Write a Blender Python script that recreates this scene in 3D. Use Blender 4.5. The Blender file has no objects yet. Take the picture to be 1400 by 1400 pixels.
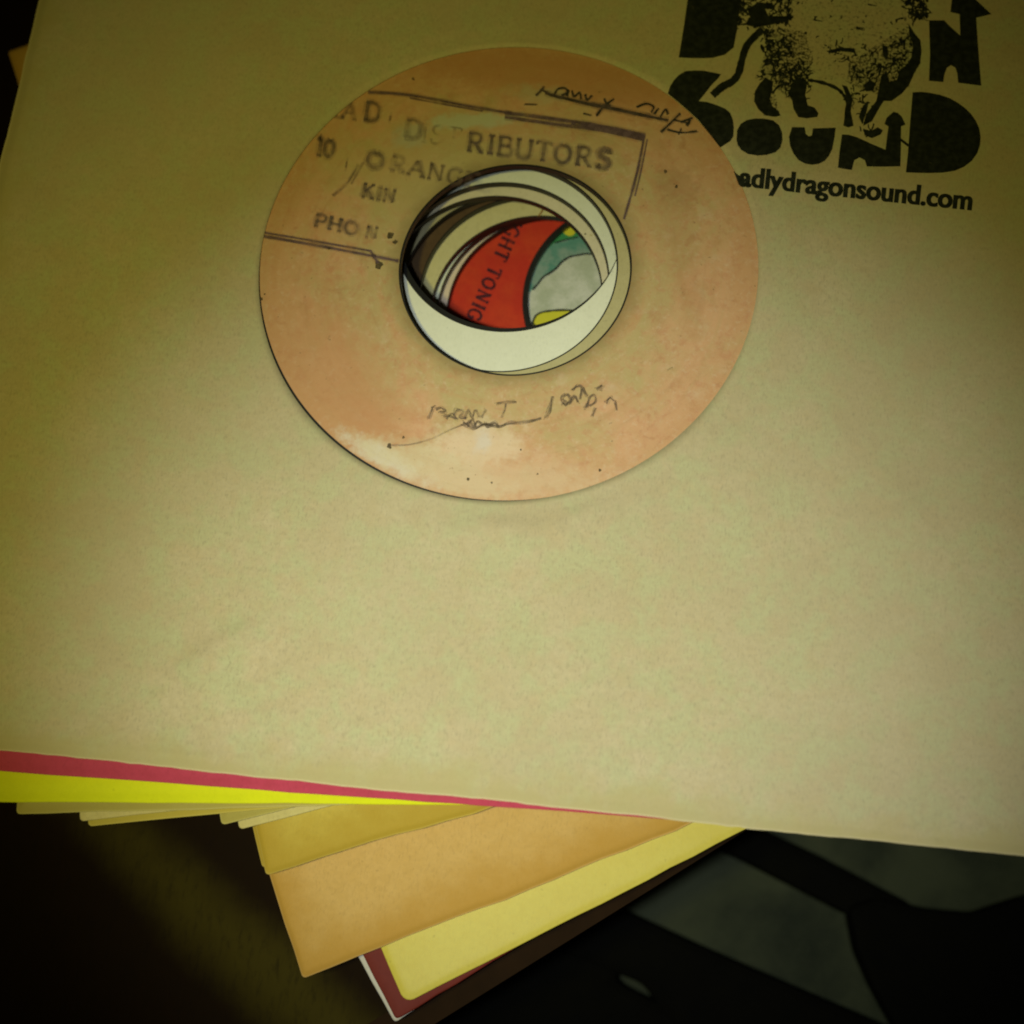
import bpy, bmesh, math, random
import numpy as np
from mathutils import Vector, Euler

random.seed(7)
rng = np.random.default_rng(11)
U = 0.001                      # everything below is thought in millimetres
SC = bpy.context.scene
COL = SC.collection

# ------------------------------------------------------------------ camera
F_PX = 1877.58                 # focal length in photo pixels (photo is 1400 px wide)
CAM = np.array([22.80813, -107.42139, 205.57509])
ROT = (0.29168, 0.06011, 0.10844)
cd = bpy.data.cameras.new("camera"); cam = bpy.data.objects.new("camera", cd); COL.objects.link(cam)
cam.location = Vector(CAM) * U; cam.rotation_euler = ROT
cd.sensor_width = 36.0; cd.lens = 36.0 * F_PX / 1400.0
cd.clip_start = 0.005; cd.clip_end = 50.0
cd.dof.use_dof = True; cd.dof.focus_distance = 0.222; cd.dof.aperture_fstop = 13.0
SC.camera = cam
SC.render.resolution_x = 1024; SC.render.resolution_y = 1024
SC.render.engine = 'CYCLES'
SC.cycles.filter_width = 2.0
SC.cycles.use_denoising = True

# ------------------------------------------------------------------ light
w = bpy.data.worlds.new("World"); SC.world = w; w.use_nodes = True
bg = w.node_tree.nodes['Background']
bg.inputs['Color'].default_value = (1.0, 0.85, 0.35, 1); bg.inputs['Strength'].default_value = 0.012

def spot(name, loc, target, power, color, angle, blend, radius):
    l = bpy.data.lights.new(name, 'SPOT'); o = bpy.data.objects.new(name, l); COL.objects.link(o)
    o.location = Vector(loc) * U
    d = Vector(target) - Vector(loc)
    o.rotation_euler = d.to_track_quat('-Z', 'Y').to_euler()
    l.energy = power; l.color = color; l.spot_size = math.radians(angle); l.spot_blend = blend
    l.shadow_soft_size = radius * U
    return o
spot("flash_lamp", (-8, -122, 240), (13, -73, 0), 2.6, (0.82, 0.87, 1.0), 43.5, 1.0, 5)
spot("yellow_fill_spot", (-45, -128, 270), (-12, -32, 0), 1.5, (1.0, 0.89, 0.24), 57, 1.0, 9)  # added unseen yellow fill, put in so the dim corners turn olive
SC.view_settings.view_transform = 'Standard'; SC.view_settings.look = 'None'
SC.view_settings.exposure = 0.0; SC.view_settings.gamma = 1.0

# ------------------------------------------------------------------ photo pixel -> point on a level plane
RM = np.array(Euler(ROT, 'XYZ').to_matrix())
def at(px, z=0.0):
    """the point at height z (mm) that lies on the sight line of a photo pixel"""
    p = np.atleast_2d(np.array(px, float))
    d = np.stack([(p[:, 0] - 700) / F_PX, -(p[:, 1] - 700) / F_PX, -np.ones(len(p))], 1) @ RM.T
    t = (z - CAM[2]) / d[:, 2]
    return (CAM + d * t[:, None])[:, :2]

# ------------------------------------------------------------------ material helpers
class NT:
    def __init__(s, name):
        s.m = bpy.data.materials.new(name); s.m.use_nodes = True
        s.t = s.m.node_tree; s.t.nodes.clear()
        s.out = s.n('ShaderNodeOutputMaterial')
        g = s.n('ShaderNodeNewGeometry')
        v = s.n('ShaderNodeVectorMath'); v.operation = 'SCALE'; v.inputs['Scale'].default_value = 1 / U
        s.l(g.outputs['Position'], v.inputs[0]); s.pos = v.outputs[0]       # position in mm
    def n(s, k): return s.t.nodes.new(k)
    def l(s, a, b): s.t.links.new(a, b)
    def put(s, sock, v):
        if isinstance(v, bpy.types.NodeSocket): s.l(v, sock)
        elif isinstance(v, (tuple, list)): sock.default_value = tuple(v) + ((1,) if len(v) == 3 and sock.type == 'RGBA' else ())
        else: sock.default_value = v
    def noise(s, scale, detail=3, rough=.55, off=(0, 0, 0), stretch=(1, 1, 1), dist=0.0):
        mp = s.n('ShaderNodeMapping'); s.l(s.pos, mp.inputs['Vector'])
        mp.inputs['Location'].default_value = off; mp.inputs['Scale'].default_value = stretch
        k = s.n('ShaderNodeTexNoise'); s.l(mp.outputs[0], k.inputs['Vector'])
        k.inputs['Scale'].default_value = scale; k.inputs['Detail'].default_value = detail
        k.inputs['Roughness'].default_value = rough; k.inputs['Distortion'].default_value = dist
        return k.outputs['Fac']
    def ramp(s, v, a, b, lo=0.0, hi=1.0):
        k = s.n('ShaderNodeMapRange'); k.interpolation_type = 'SMOOTHSTEP'
        s.put(k.inputs['Value'], v)
        k.inputs['From Min'].default_value = a; k.inputs['From Max'].default_value = b
        k.inputs['To Min'].default_value = lo; k.inputs['To Max'].default_value = hi
        return k.outputs['Result']
    def math(s, op, a, b=0.0, c=0.0):
        k = s.n('ShaderNodeMath'); k.operation = op
        s.put(k.inputs[0], a); s.put(k.inputs[1], b); s.put(k.inputs[2], c)
        return k.outputs[0]
    def mix(s, f, a, b, mode='MIX'):
        k = s.n('ShaderNodeMix'); k.data_type = 'RGBA'; k.blend_type = mode
        s.put(k.inputs[0], f); s.put(k.inputs[6], a); s.put(k.inputs[7], b)
        return k.outputs[2]
    def blob(s, c, rx, ry, ang=0.0, wob=0.35, nscale=.35, soft=(.4, 1.25)):
        """mask of a ragged stain or glow: 1 inside"""
        mp = s.n('ShaderNodeMapping'); mp.vector_type = 'TEXTURE'
        s.l(s.pos, mp.inputs['Vector'])
        mp.inputs['Location'].default_value = (c[0], c[1], 0); mp.inputs['Rotation'].default_value = (0, 0, ang)
        mp.inputs['Scale'].default_value = (rx, ry, 1e6)
        k = s.n('ShaderNodeVectorMath'); k.operation = 'LENGTH'; s.l(mp.outputs[0], k.inputs[0])
        d = s.math('ADD', k.outputs['Value'], s.math('MULTIPLY', s.math('SUBTRACT', s.noise(nscale, 4, .6, off=(c[0], c[1], 3)), .5), wob * 4))
        return s.ramp(d, soft[0], soft[1], 1.0, 0.0)
    def attr(s, name):
        k = s.n('ShaderNodeAttribute'); k.attribute_name = name
        return k.outputs['Fac']
    def surf(s, color, rough=.7, bump=None, bump_str=.2, bump_dist=.05, spec=.3):
        b = s.n('ShaderNodeBsdfPrincipled')
        s.put(b.inputs['Base Color'], color); s.put(b.inputs['Roughness'], rough)
        b.inputs['Specular IOR Level'].default_value = spec
        if bump is not None:
            k = s.n('ShaderNodeBump'); k.inputs['Strength'].default_value = bump_str; k.inputs['Distance'].default_value = bump_dist * U
            s.l(bump, k.inputs['Height']); s.l(k.outputs[0], b.inputs['Normal'])
        s.bsdf = b
        return b.outputs[0]
    def done(s, sh):
        s.l(sh, s.out.inputs['Surface']); return s.m

def paper(name, c, dark=None, mott=.12, edge=None, edge_w=(0.0, 9.0), rough=.75, hue=None, fiber=.5, off=0.0):
    """uncoated paper: soft blotches, fibres, a worn or toned rim (edge)"""
    s = NT(name)
    dark = dark or tuple(x * .78 for x in c)
    n1 = s.noise(.045, 4, .6, off=(off, off, 0)); n2 = s.noise(.6, 3, .6, off=(off, 3, 0))
    n3 = s.noise(3.2, 2, .6, stretch=(1, .35, 1))
    f = s.ramp(n1, .3, .72, 0, mott * 4)
    col = s.mix(f, c, dark)
    if hue:
        col = s.mix(s.ramp(s.noise(.16, 3, .6, off=(off + 9, 1, 0)), .40, .62, 0, .8), col, hue)
        col = s.mix(s.ramp(s.noise(.24, 3, .6, off=(off + 29, 6, 0)), .48, .70, 0, .5), col, (hue[0] * 1.10, hue[1] * .84, hue[2] * .86))
    col = s.mix(s.ramp(n2, .35, .7, 0, .38), col, dark)
    n4 = s.noise(1.6, 2, .6, off=(off + 2, 0, 0), stretch=(.8, 1, 1))
    col = s.mix(s.ramp(n4, .3, .7, 0, .30 * fiber), col, tuple(x * .62 for x in c))
    col = s.mix(s.ramp(n3, .50, .74, 0, .5 * fiber), col, tuple(x * .5 for x in c))
    sp = s.noise(1.1, 2, .5, off=(off + 5, 7, 0))
    col = s.mix(s.ramp(sp, .70, .76, 0, .3), col, tuple(x * .45 for x in c))
    col = s.mix(s.ramp(s.noise(.016, 3, .55, off=(off + 20, 4, 0)), .38, .64, 0, .30), col, tuple(x * .80 for x in c))
    if edge:
        e = s.math('ADD', s.attr('edge'), s.math('MULTIPLY', s.math('SUBTRACT', s.noise(.14, 5, .65, off=(2, off, 0)), .5), 14.0))
        col = s.mix(s.ramp(e, edge_w[0], edge_w[1], .8, 0), col, edge)
        col = s.mix(s.ramp(s.attr('edge'), .05, .35, .35, 0), col, tuple(min(.85, x * 1.35 + .06) for x in c))
    bump = s.math('ADD', n2, s.math('MULTIPLY', n3, .5))
    return s.done(s.surf(col, rough, bump, .35, .06, .2))

def ink(name, c, op=.9, fade=(.35, .6), nscale=.7, fine=True, minop=.0):
    """flat print: ink that lets the paper through where it is worn"""
    s = NT(name)
    a = s.ramp(s.noise(nscale, 4, .65), fade[0], fade[1], minop, op)
    if fine: a = s.math('MULTIPLY', a, s.ramp(s.noise(4.5, 3, .7), .25, .5, .55, 1.0))
    b = s.surf(s.mix(s.ramp(s.noise(.9, 3), .35, .7), c, tuple(x * 1.6 + .006 for x in c)), .6, spec=.2)
    tr = s.n('ShaderNodeBsdfTransparent'); mx = s.n('ShaderNodeMixShader')
    s.l(a, mx.inputs[0]); s.l(tr.outputs[0], mx.inputs[1]); s.l(b, mx.inputs[2])
    return s.done(mx.outputs[0])

# ------------------------------------------------------------------ object helpers
def link(o, parent=None):
    COL.objects.link(o)
    if parent: o.parent = parent
    return o
def thing(name, label, cat, loc, group=None):
    o = bpy.data.objects.new(name, None); o.empty_display_size = .01
    COL.objects.link(o); o.location = Vector(loc) * U
    o['label'] = label; o['category'] = cat
    if group: o['group'] = group
    return o
def add(name, verts, faces, mat, parent=None, org=(0, 0, 0), smooth=False, attr=None):
    """one mesh object; verts in world mm, org the world position (mm) of its parent thing"""
    me = bpy.data.meshes.new(name)
    V = (np.array(verts, float) - np.array(org, float)) * U
    me.from_pydata(V.tolist(), [], faces); me.update()
    if smooth: me.polygons.foreach_set('use_smooth', [True] * len(me.polygons))
    if attr is not None:
        a = me.attributes.new('edge', 'FLOAT', 'POINT'); a.data.foreach_set('value', np.array(attr, np.float32))
    me.materials.append(mat)
    return link(bpy.data.objects.new(name, me), parent)

def sstep(x): x = np.clip(x, 0, 1); return x * x * (3 - 2 * x)

def outline(quad, rc=1.6, n=44, wob=.18):
    """rounded square outline of a paper sleeve, edges not quite straight"""
    q = [np.array(p, float) for p in quad]; out = []
    ph = rng.uniform(0, 6, 12)
    for i in range(4):
        a, b, c = q[i - 1], q[i], q[(i + 1) % 4]
        u = (a - b) / np.linalg.norm(a - b); v = (c - b) / np.linalg.norm(c - b)
        p0, p1 = b + u * rc, b + v * rc
        for t in np.linspace(0, 1, 5): out.append((1 - t) ** 2 * p0 + 2 * t * (1 - t) * (b + (u + v) * rc * .12) + t * t * p1)
        nrm = np.array([-v[1], v[0]]); L = np.linalg.norm(c - b)
        for k in range(1, n):
            s = rc + (L - 2 * rc) * k / n
            d = wob * math.sin(math.pi * k / n) * (math.sin(s * .09 + ph[i]) + .6 * math.sin(s * .23 + ph[i + 4]) + .35 * math.sin(s * .61 + ph[i + 8])) + rng.normal() * .035
            out.append(b + v * s + nrm * d)
    return np.array(out)

def sheet(bound, hc, hr, hfun, th, rings=26):
    """sheet of paper with a round hole, between an outline and the hole; closed solid"""
    hc = np.array(hc, float); N = len(bound)
    ang = np.arctan2(bound[:, 1] - hc[1], bound[:, 0] - hc[0])
    inner = hc + hr * np.stack([np.cos(ang), np.sin(ang)], 1)
    ts = 1 - (1 - np.linspace(0, 1, rings)) ** 1.7
    V = []; E = []
    for t in ts:
        P = inner * (1 - t) + bound * t
        D = (1 - t) * np.linalg.norm(bound - inner, axis=1)
        z = hfun(P, D)
        V.append(np.c_[P, z]); E.append(D)
    V = np.concatenate(V); E = np.concatenate(E); nv = len(V)
    W = V.copy(); W[:, 2] -= th
    F = []
    for j in range(rings - 1):
        for i in range(N):
            a, b = j * N + i, j * N + (i + 1) % N; c, d = b + N, a + N
            F.append((a, d, c, b)); F.append((a + nv, b + nv, c + nv, d + nv))
    for i in range(N):
        k = (i + 1) % N; o = (rings - 1) * N
        F.append((i, k, k + nv, i + nv)); F.append((o + i, o + i + nv, o + k + nv, o + k))
    return np.concatenate([V, W]), F, np.concatenate([E, E])

PITCH = 1.9
def ztop(n): return -(n - 1) * PITCH

def square(corner, ang, side=184.0):
    a = math.radians(ang); u = np.array([math.cos(a), math.sin(a)]); v = np.array([-u[1], u[0]])
    c = np.array(corner, float)
    return [c, c + side * u, c + side * u + side * v, c + side * v]

def wavefun(seed, amp):
    r = np.random.default_rng(seed); k = r.uniform(-.05, .05, (6, 2)); p = r.uniform(0, 6, 6)
    def f(P): return amp * sum(np.sin(P @ k[i] + p[i]) for i in range(6)) / 2.5
    return f

QUADS = {}
def sleeve(n, quad, hole_c, mat, label, group=None, hole_r=43.0, name='record_sleeve', back_mat=None, extra=None, wob=.18, rings=30, rc=.6, hole=True, n_side=44):
    z = ztop(n); ctr = sum(quad) / 4
    org = (ctr[0], ctr[1], z - 2.0)
    t = thing(name, label, 'record sleeve', org, group)
    bound = outline(quad, wob=wob, rc=rc, n=n_side)
    wf = wavefun(n, .16)
    hr = hole_r if hole else .3
    dr = .5 if n == 1 else (.6 if n < 12 else .25)
    ew = 2.4 if n < 9 else 1.2
    def hf(P, D):
        e = 1 - sstep(D / ew)
        h = z - dr * e + wf(P) * (1 - sstep(D / 12.0))
        if extra: h = h + extra(P, D)
        return h
    def hb(P, D):
        e = 1 - sstep(D / ew)
        return z - 1.60 + (1.36 - dr) * e + wf(P) * (1 - sstep(D / 12.0))
    V, F, E = sheet(bound, hole_c, hr, hf, .2, rings)
    if not hole:
        N = len(bound); F.append(tuple(range(N)))
    add('front_panel', V, F, mat, t, org, True, E)
    b2 = ctr + (bound - ctr) * .9985
    V, F, E = sheet(b2, hole_c, hr, hb, .2, 14)
    if not hole:
        N = len(b2); F.append(tuple(range(N)))
    add('back_panel', V, F, back_mat or mat, t, org, True, E)
    QUADS[n] = quad
    return t, org, hf

def ring(c, r0, r1, z0, z1, seg=160, o1=np.zeros(2), o0=np.zeros(2)):
    a = np.linspace(0, 2 * math.pi, seg, endpoint=False); cs = np.stack([np.cos(a), np.sin(a)], 1)
    V = []
    for r, z in ((r0, z1), (r1, z1), (r1, z0), (r0, z0)): V.append(np.c_[np.array(c) + (o0 if r == r0 else o1) + r * cs, np.full(seg, z)])
    F = []
    for j in range(4):
        for i in range(seg):
            k = (i + 1) % seg; q = (j + 1) % 4
            F.append((j * seg + i, q * seg + i, q * seg + k, j * seg + k))
    return np.concatenate(V), F

# vinyl
s = NT('black_vinyl')
VINYL = s.done(s.surf(s.mix(s.noise(.8, 3), (.006, .0065, .005), (.014, .014, .010)), .42, s.noise(2.0, 3), .1, .02, .4))

def record(n, c, label_mat, label, r_hole=19.05, r_lab=45.5, lab_off=(0, 0), hole_off=(0, 0), rim=.42, group='seven inch records inside the sleeves'):
    z = ztop(n); zt = z - .30
    org = (c[0], c[1], zt - 1.2)
    q = QUADS[n]; r_out = 84.0                              # the disc stays inside its sleeve
    for i in range(4):
        a, b = np.array(q[i]), np.array(q[(i + 1) % 4]); u = (b - a) / np.linalg.norm(b - a)
        r_out = min(r_out, float(np.array([-u[1], u[0]]) @ (np.array(c) - a)) - 4.5)
    t = thing('vinyl_record', label, 'record', org, group)
    V, F = ring(c, r_hole, r_out, zt - 1.2, zt - .07, 220)
    add('disc', V, F, VINYL, t, org)
    V, F = ring(c, r_hole + rim, min(r_lab, r_out - 1), zt - .07, zt, 220, np.array(lab_off), np.array(hole_off))
    lb = add('paper_label', V, F, label_mat, t, org)
    return t, org, lb, zt

# ------------------------------------------------------------------ flat print made of ribbons and patches
class Print:
    def __init__(s): s.V = []; s.F = []; s.k = 0
    def poly(s, px, z):
        P = at(px, z); b = len(s.V); s.k += 1
        for p in P: s.V.append((p[0], p[1], z + .0025 * (s.k % 40)))
        s.F.append(tuple(range(b, b + len(P))))
    def stroke(s, px, wpx, z, taper=0.0, rough=.0):
        """ribbon along photo points"""
        q = np.array(px, float)
        if len(q) > 2:                                   # smooth the run
            t = np.arange(len(q)); tt = np.linspace(0, len(q) - 1, (len(q) - 1) * 5 + 1)
            def cr(i, a):
                p0, p1, p2, p3 = q[max(i - 1, 0)], q[i], q[min(i + 1, len(q) - 1)], q[min(i + 2, len(q) - 1)]
                return .5 * (2 * p1 + (p2 - p0) * a + (2 * p0 - 5 * p1 + 4 * p2 - p3) * a * a + (3 * p1 - p0 - 3 * p2 + p3) * a ** 3)
            q = np.array([cr(min(int(x), len(q) - 2), x - min(int(x), len(q) - 2)) for x in tt])
        else:
            q = np.array([q[0] + (q[-1] - q[0]) * x for x in np.linspace(0, 1, 6)])
        d = np.gradient(q, axis=0); d /= np.linalg.norm(d, axis=1)[:, None] + 1e-9
        nn = np.stack([-d[:, 1], d[:, 0]], 1); m = len(q)
        x = np.linspace(0, 1, m)
        hw = .5 * wpx * (1 - taper * x) * (1 + rough * rng.uniform(-1, 1, m))
        L = at(q + nn * hw[:, None], z); R = at(q - nn * hw[:, None], z)
        b = len(s.V); s.k += 1; zz = z + .0025 * (s.k % 40)
        for i in range(m): s.V += [(L[i][0], L[i][1], zz), (R[i][0], R[i][1], zz)]
        for i in range(m - 1): s.F.append((b + 2 * i, b + 2 * i + 1, b + 2 * i + 3, b + 2 * i + 2))
    def blot(s, c, r, z, n=11, jag=.35, sx=1.0, ang=0.0):
        a = np.linspace(0, 2 * math.pi, n, endpoint=False); rr = r * (1 + rng.uniform(-jag, jag, n))
        x, y = rr * np.cos(a) * sx, rr * np.sin(a)
        s.poly(np.c_[c[0] + x * math.cos(ang) - y * math.sin(ang), c[1] + x * math.sin(ang) + y * math.cos(ang)], z)
    def build(s, name, mat, parent, org, h=None):
        V = np.array(s.V)
        bm = bmesh.new()
        vs = [bm.verts.new(v) for v in V]
        for f in s.F:
            try: bm.faces.new([vs[i] for i in f])
            except ValueError: pass
        bmesh.ops.triangulate(bm, faces=[f for f in bm.faces if len(f.verts) > 4])
        if h is not None:                                # follow the curved paper
            lo, hi = V[:, :2].min(0), V[:, :2].max(0)
            for ax in (0, 1):
                for x in np.arange(lo[ax] + 2.5, hi[ax], 2.5):
                    co = [0, 0, 0]; co[ax] = x; no = [0, 0, 0]; no[ax] = 1
                    bmesh.ops.bisect_plane(bm, geom=bm.verts[:] + bm.edges[:] + bm.faces[:], plane_co=co, plane_no=no)
            P = np.array([v.co[:2] for v in bm.verts]); z = h(P)
            for v, zz in zip(bm.verts, z): v.co.z = v.co.z + zz
        bmesh.ops.recalc_face_normals(bm, faces=bm.faces[:])
        for f in bm.faces:
            if f.normal.z < 0: f.normal_flip()
        for v in bm.verts: v.co = (v.co - Vector(org)) * U
        me = bpy.data.meshes.new(name); bm.to_mesh(me); bm.free(); me.materials.append(mat)
        return link(bpy.data.objects.new(name, me), parent)

# serif capitals as strokes: (points, weight)
S_, T_ = 1.35, .8
G = {
 'A': (.78, [([(0, 0), (.36, 1)], T_), ([(.36, 1), (.74, 0)], S_), ([(.13, .36), (.6, .36)], T_), ([(-.1, 0), (.14, 0)], T_), ([(.58, 0), (.86, 0)], T_)]),
 'B': (.66, [([(.1, 0), (.1, 1)], S_), ([(0, 1), (.38, 1), (.52, .9), (.52, .64), (.38, .53), (.1, .53)], 1), ([(.38, .53), (.58, .42), (.58, .12), (.4, 0), (0, 0)], 1)]),
 'D': (.74, [([(.1, 0), (.1, 1)], S_), ([(0, 1), (.36, 1), (.62, .82), (.66, .5), (.62, .18), (.36, 0), (0, 0)], 1.1)]),
 'E': (.62, [([(.1, 0), (.1, 1)], S_), ([(0, 1), (.54, 1), (.54, .84)], T_), ([(.1, .52), (.4, .52)], T_), ([(0, 0), (.56, 0), (.58, .18)], T_)]),
 'G': (.74, [([(.62, .8), (.5, .97), (.3, 1), (.08, .8), (.03, .5), (.08, .2), (.3, 0), (.52, .03), (.63, .14), (.63, .42)], 1.1), ([(.46, .42), (.74, .42)], T_)]),
 'H': (.78, [([(.1, 0), (.1, 1)], S_), ([(.64, 0), (.64, 1)], S_), ([(.1, .5), (.64, .5)], T_), ([(0, 1), (.22, 1)], T_), ([(0, 0), (.22, 0)], T_), ([(.53, 1), (.75, 1)], T_), ([(.53, 0), (.75, 0)], T_)]),
 'I': (.36, [([(.14, 0), (.14, 1)], S_), ([(0, 1), (.28, 1)], T_), ([(0, 0), (.28, 0)], T_)]),
 'K': (.74, [([(.1, 0), (.1, 1)], S_), ([(.6, 1), (.12, .45)], T_), ([(.26, .6), (.66, 0)], S_), ([(0, 1), (.22, 1)], T_), ([(0, 0), (.22, 0)], T_), ([(.48, 1), (.7, 1)], T_), ([(.52, 0), (.78, 0)], T_)]),
 'L': (.62, [([(.1, 0), (.1, 1)], S_), ([(0, 1), (.24, 1)], T_), ([(0, 0), (.54, 0), (.56, .22)], T_)]),
 'N': (.8, [([(.1, 0), (.1, 1)], T_), ([(.1, 1), (.64, 0)], S_), ([(.64, 0), (.64, 1)], T_), ([(0, 1), (.14, 1)], T_), ([(0, 0), (.2, 0)], T_), ([(.53, 1), (.76, 1)], T_)]),
 'O': (.78, [([(.35, 1), (.1, .82), (.03, .5), (.1, .18), (.35, 0), (.6, .18), (.67, .5), (.6, .82), (.35, 1)], 1.2)]),
 'P': (.64, [([(.1, 0), (.1, 1)], S_), ([(0, 1), (.38, 1), (.54, .88), (.54, .58), (.38, .45), (.1, .45)], 1), ([(0, 0), (.24, 0)], T_)]),
 'R': (.74, [([(.1, 0), (.1, 1)], S_), ([(0, 1), (.38, 1), (.53, .88), (.53, .62), (.38, .5), (.1, .5)], 1), ([(.32, .5), (.62, 0)], S_), ([(0, 0), (.24, 0)], T_), ([(.55, 0), (.74, 0)], T_)]),
 'S': (.6, [([(.48, .78), (.44, .97), (.24, 1), (.08, .86), (.1, .64), (.27, .53), (.46, .42), (.5, .2), (.38, .02), (.2, 0), (.05, .06), (.03, .25)], 1.25)]),
 'T': (.66, [([(.3, 0), (.3, 1)], S_), ([(0, .82), (.02, 1), (.58, 1), (.6, .82)], T_), ([(.18, 0), (.42, 0)], T_)]),
 'U': (.78, [([(.1, 1), (.1, .3), (.2, .05), (.38, 0), (.55, .06), (.64, .3), (.64, 1)], 1.15), ([(0, 1), (.22, 1)], T_), ([(.54, 1), (.76, 1)], T_)]),
 '1': (.4, [([(.04, .8), (.18, 1), (.18, 0)], S_), ([(.05, 0), (.32, 0)], T_)]),
 '0': (.6, [([(.26, 1), (.06, .75), (.06, .25), (.26, 0), (.46, .25), (.46, .75), (.26, 1)], 1.1)]),
 '.': (.3, [([(.08, .05), (.2, .05)], 2.2)]), '-': (.4, [([(.08, .5), (.22, .5)], 2.0)]), ' ': (.4, []),
}
def stamp_text(pr, txt, org, ang, size, wpx, z, spacing=1.0, sx=1.0):
    a = math.radians(ang); x = 0.0
    for ch in txt:
        adv, st = G[ch]
        for pts, wt in st:
            q = [(org[0] + (x + px * sx) * size * math.cos(a) + py * size * math.sin(a),
                  org[1] + (x + px * sx) * size * math.sin(a) - py * size * math.cos(a)) for px, py in pts]
            pr.stroke(q, wpx * wt, z, rough=.12)
        x += adv * sx * spacing
    return x * size

# ================================================================== the table and what lies under the stack
Z_TABLE = -31.0
s = NT('dark_table')
c = s.mix(s.noise(.05, 4), (.0065, .0038, .0010), (.0115, .0062, .0016))
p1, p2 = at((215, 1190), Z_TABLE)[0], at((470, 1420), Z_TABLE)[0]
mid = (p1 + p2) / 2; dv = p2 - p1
glow_streak = s.blob(mid, 58, 7.5, math.atan2(dv[1], dv[0]), .22, .06, (.2, 1.25))  # soft olive glow, painted into the table colour
c = s.mix(s.math('MULTIPLY', glow_streak, .8), c, (.045, .036, .004))
c = s.mix(s.ramp(s.noise(.9, 4, .7, stretch=(1, .3, 1)), .45, .8, 0, .5), c, (.006, .004, .002))
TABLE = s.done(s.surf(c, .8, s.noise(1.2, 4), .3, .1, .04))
def prism(name, px, z0, z1, mat, parent=None, org=(0, 0, 0), bev=.6):
    P = at(px, z1); n = len(P)
    bm = bmesh.new()
    lo = [bm.verts.new((p[0], p[1], z0)) for p in P]; hi = [bm.verts.new((p[0], p[1], z1)) for p in P]
    bm.faces.new(hi); bm.faces.new(lo[::-1])
    for i in range(n): bm.faces.new((lo[i], lo[(i + 1) % n], hi[(i + 1) % n], hi[i]))
    bmesh.ops.recalc_face_normals(bm, faces=bm.faces[:])
    bmesh.ops.bevel(bm, geom=bm.edges[:], offset=bev, segments=2, profile=.6, affect='EDGES')
    for v in bm.verts: v.co = (v.co - Vector(org)) * U
    me = bpy.data.meshes.new(name); bm.to_mesh(me); bm.free(); me.materials.append(mat)
    return link(bpy.data.objects.new(name, me), parent)

e0, e1 = at([(1012, 1140), (575, 1412)], Z_TABLE)
eu = (e1 - e0) / np.linalg.norm(e1 - e0); A0, A1 = e0 - eu * 500, e0 + eu * 500; lf = np.array([eu[1], -eu[0]]) * 800
if np.dot(lf, np.array([-1, 1])) < 0: lf = -lf
def slab(name, P, z0, z1, mat, parent=None):
    n = len(P); V = [(p[0], p[1], z1) for p in P] + [(p[0], p[1], z0) for p in P]
    F = [tuple(range(n)), tuple(range(2 * n - 1, n - 1, -1))] + [(i, i + n, (i + 1) % n + n, (i + 1) % n) for i in range(n)]
    return add(name, V, F, mat, parent)
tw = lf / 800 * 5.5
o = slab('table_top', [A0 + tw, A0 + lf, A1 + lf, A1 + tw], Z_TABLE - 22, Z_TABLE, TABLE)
bm = bmesh.new(); bm.from_mesh(o.data); bmesh.ops.recalc_face_normals(bm, faces=bm.faces[:]); bm.to_mesh(o.data); bm.free()
o['kind'] = 'structure'
s = NT('brown_shade_strip')
SHADE_STRIP = s.done(s.surf(s.mix(s.noise(.25, 3), (.010, .0055, .0018), (.020, .010, .003)), .8, s.noise(1.5, 3), .2, .1, .04))
shd = slab('shade_strip', [A0, A0 + tw, A1 + tw, A1], Z_TABLE - 20, Z_TABLE + .4, SHADE_STRIP, o)  # added strip; its dark brown stands in for shade beside the yellow sleeve
bm = bmesh.new(); bm.from_mesh(shd.data); bmesh.ops.recalc_face_normals(bm, faces=bm.faces[:]); bm.to_mesh(shd.data); bm.free()

s = NT('green_grey_board')
n = s.noise(.035, 4, .6, dist=.3)
c = s.mix(s.ramp(n, .32, .62), (.010, .014, .006), (.031, .037, .016))
c = s.mix(s.ramp(s.noise(2.5, 3, .7), .5, .75, 0, .5), c, (.05, .055, .03))
BOARD = s.done(s.surf(c, .7, s.noise(2.0, 4, .7), .4, .15, .1))
Z_LOW = -115.0
bd = prism('backing_board', [(800, 900), (1700, 1000), (1700, 1700), (400, 1700), (480, 1400)], Z_LOW - 6, Z_LOW, BOARD, bev=1.5)
bd['label'] = 'dark green grey board below the table edge under the black frame'; bd['category'] = 'board'

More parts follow.
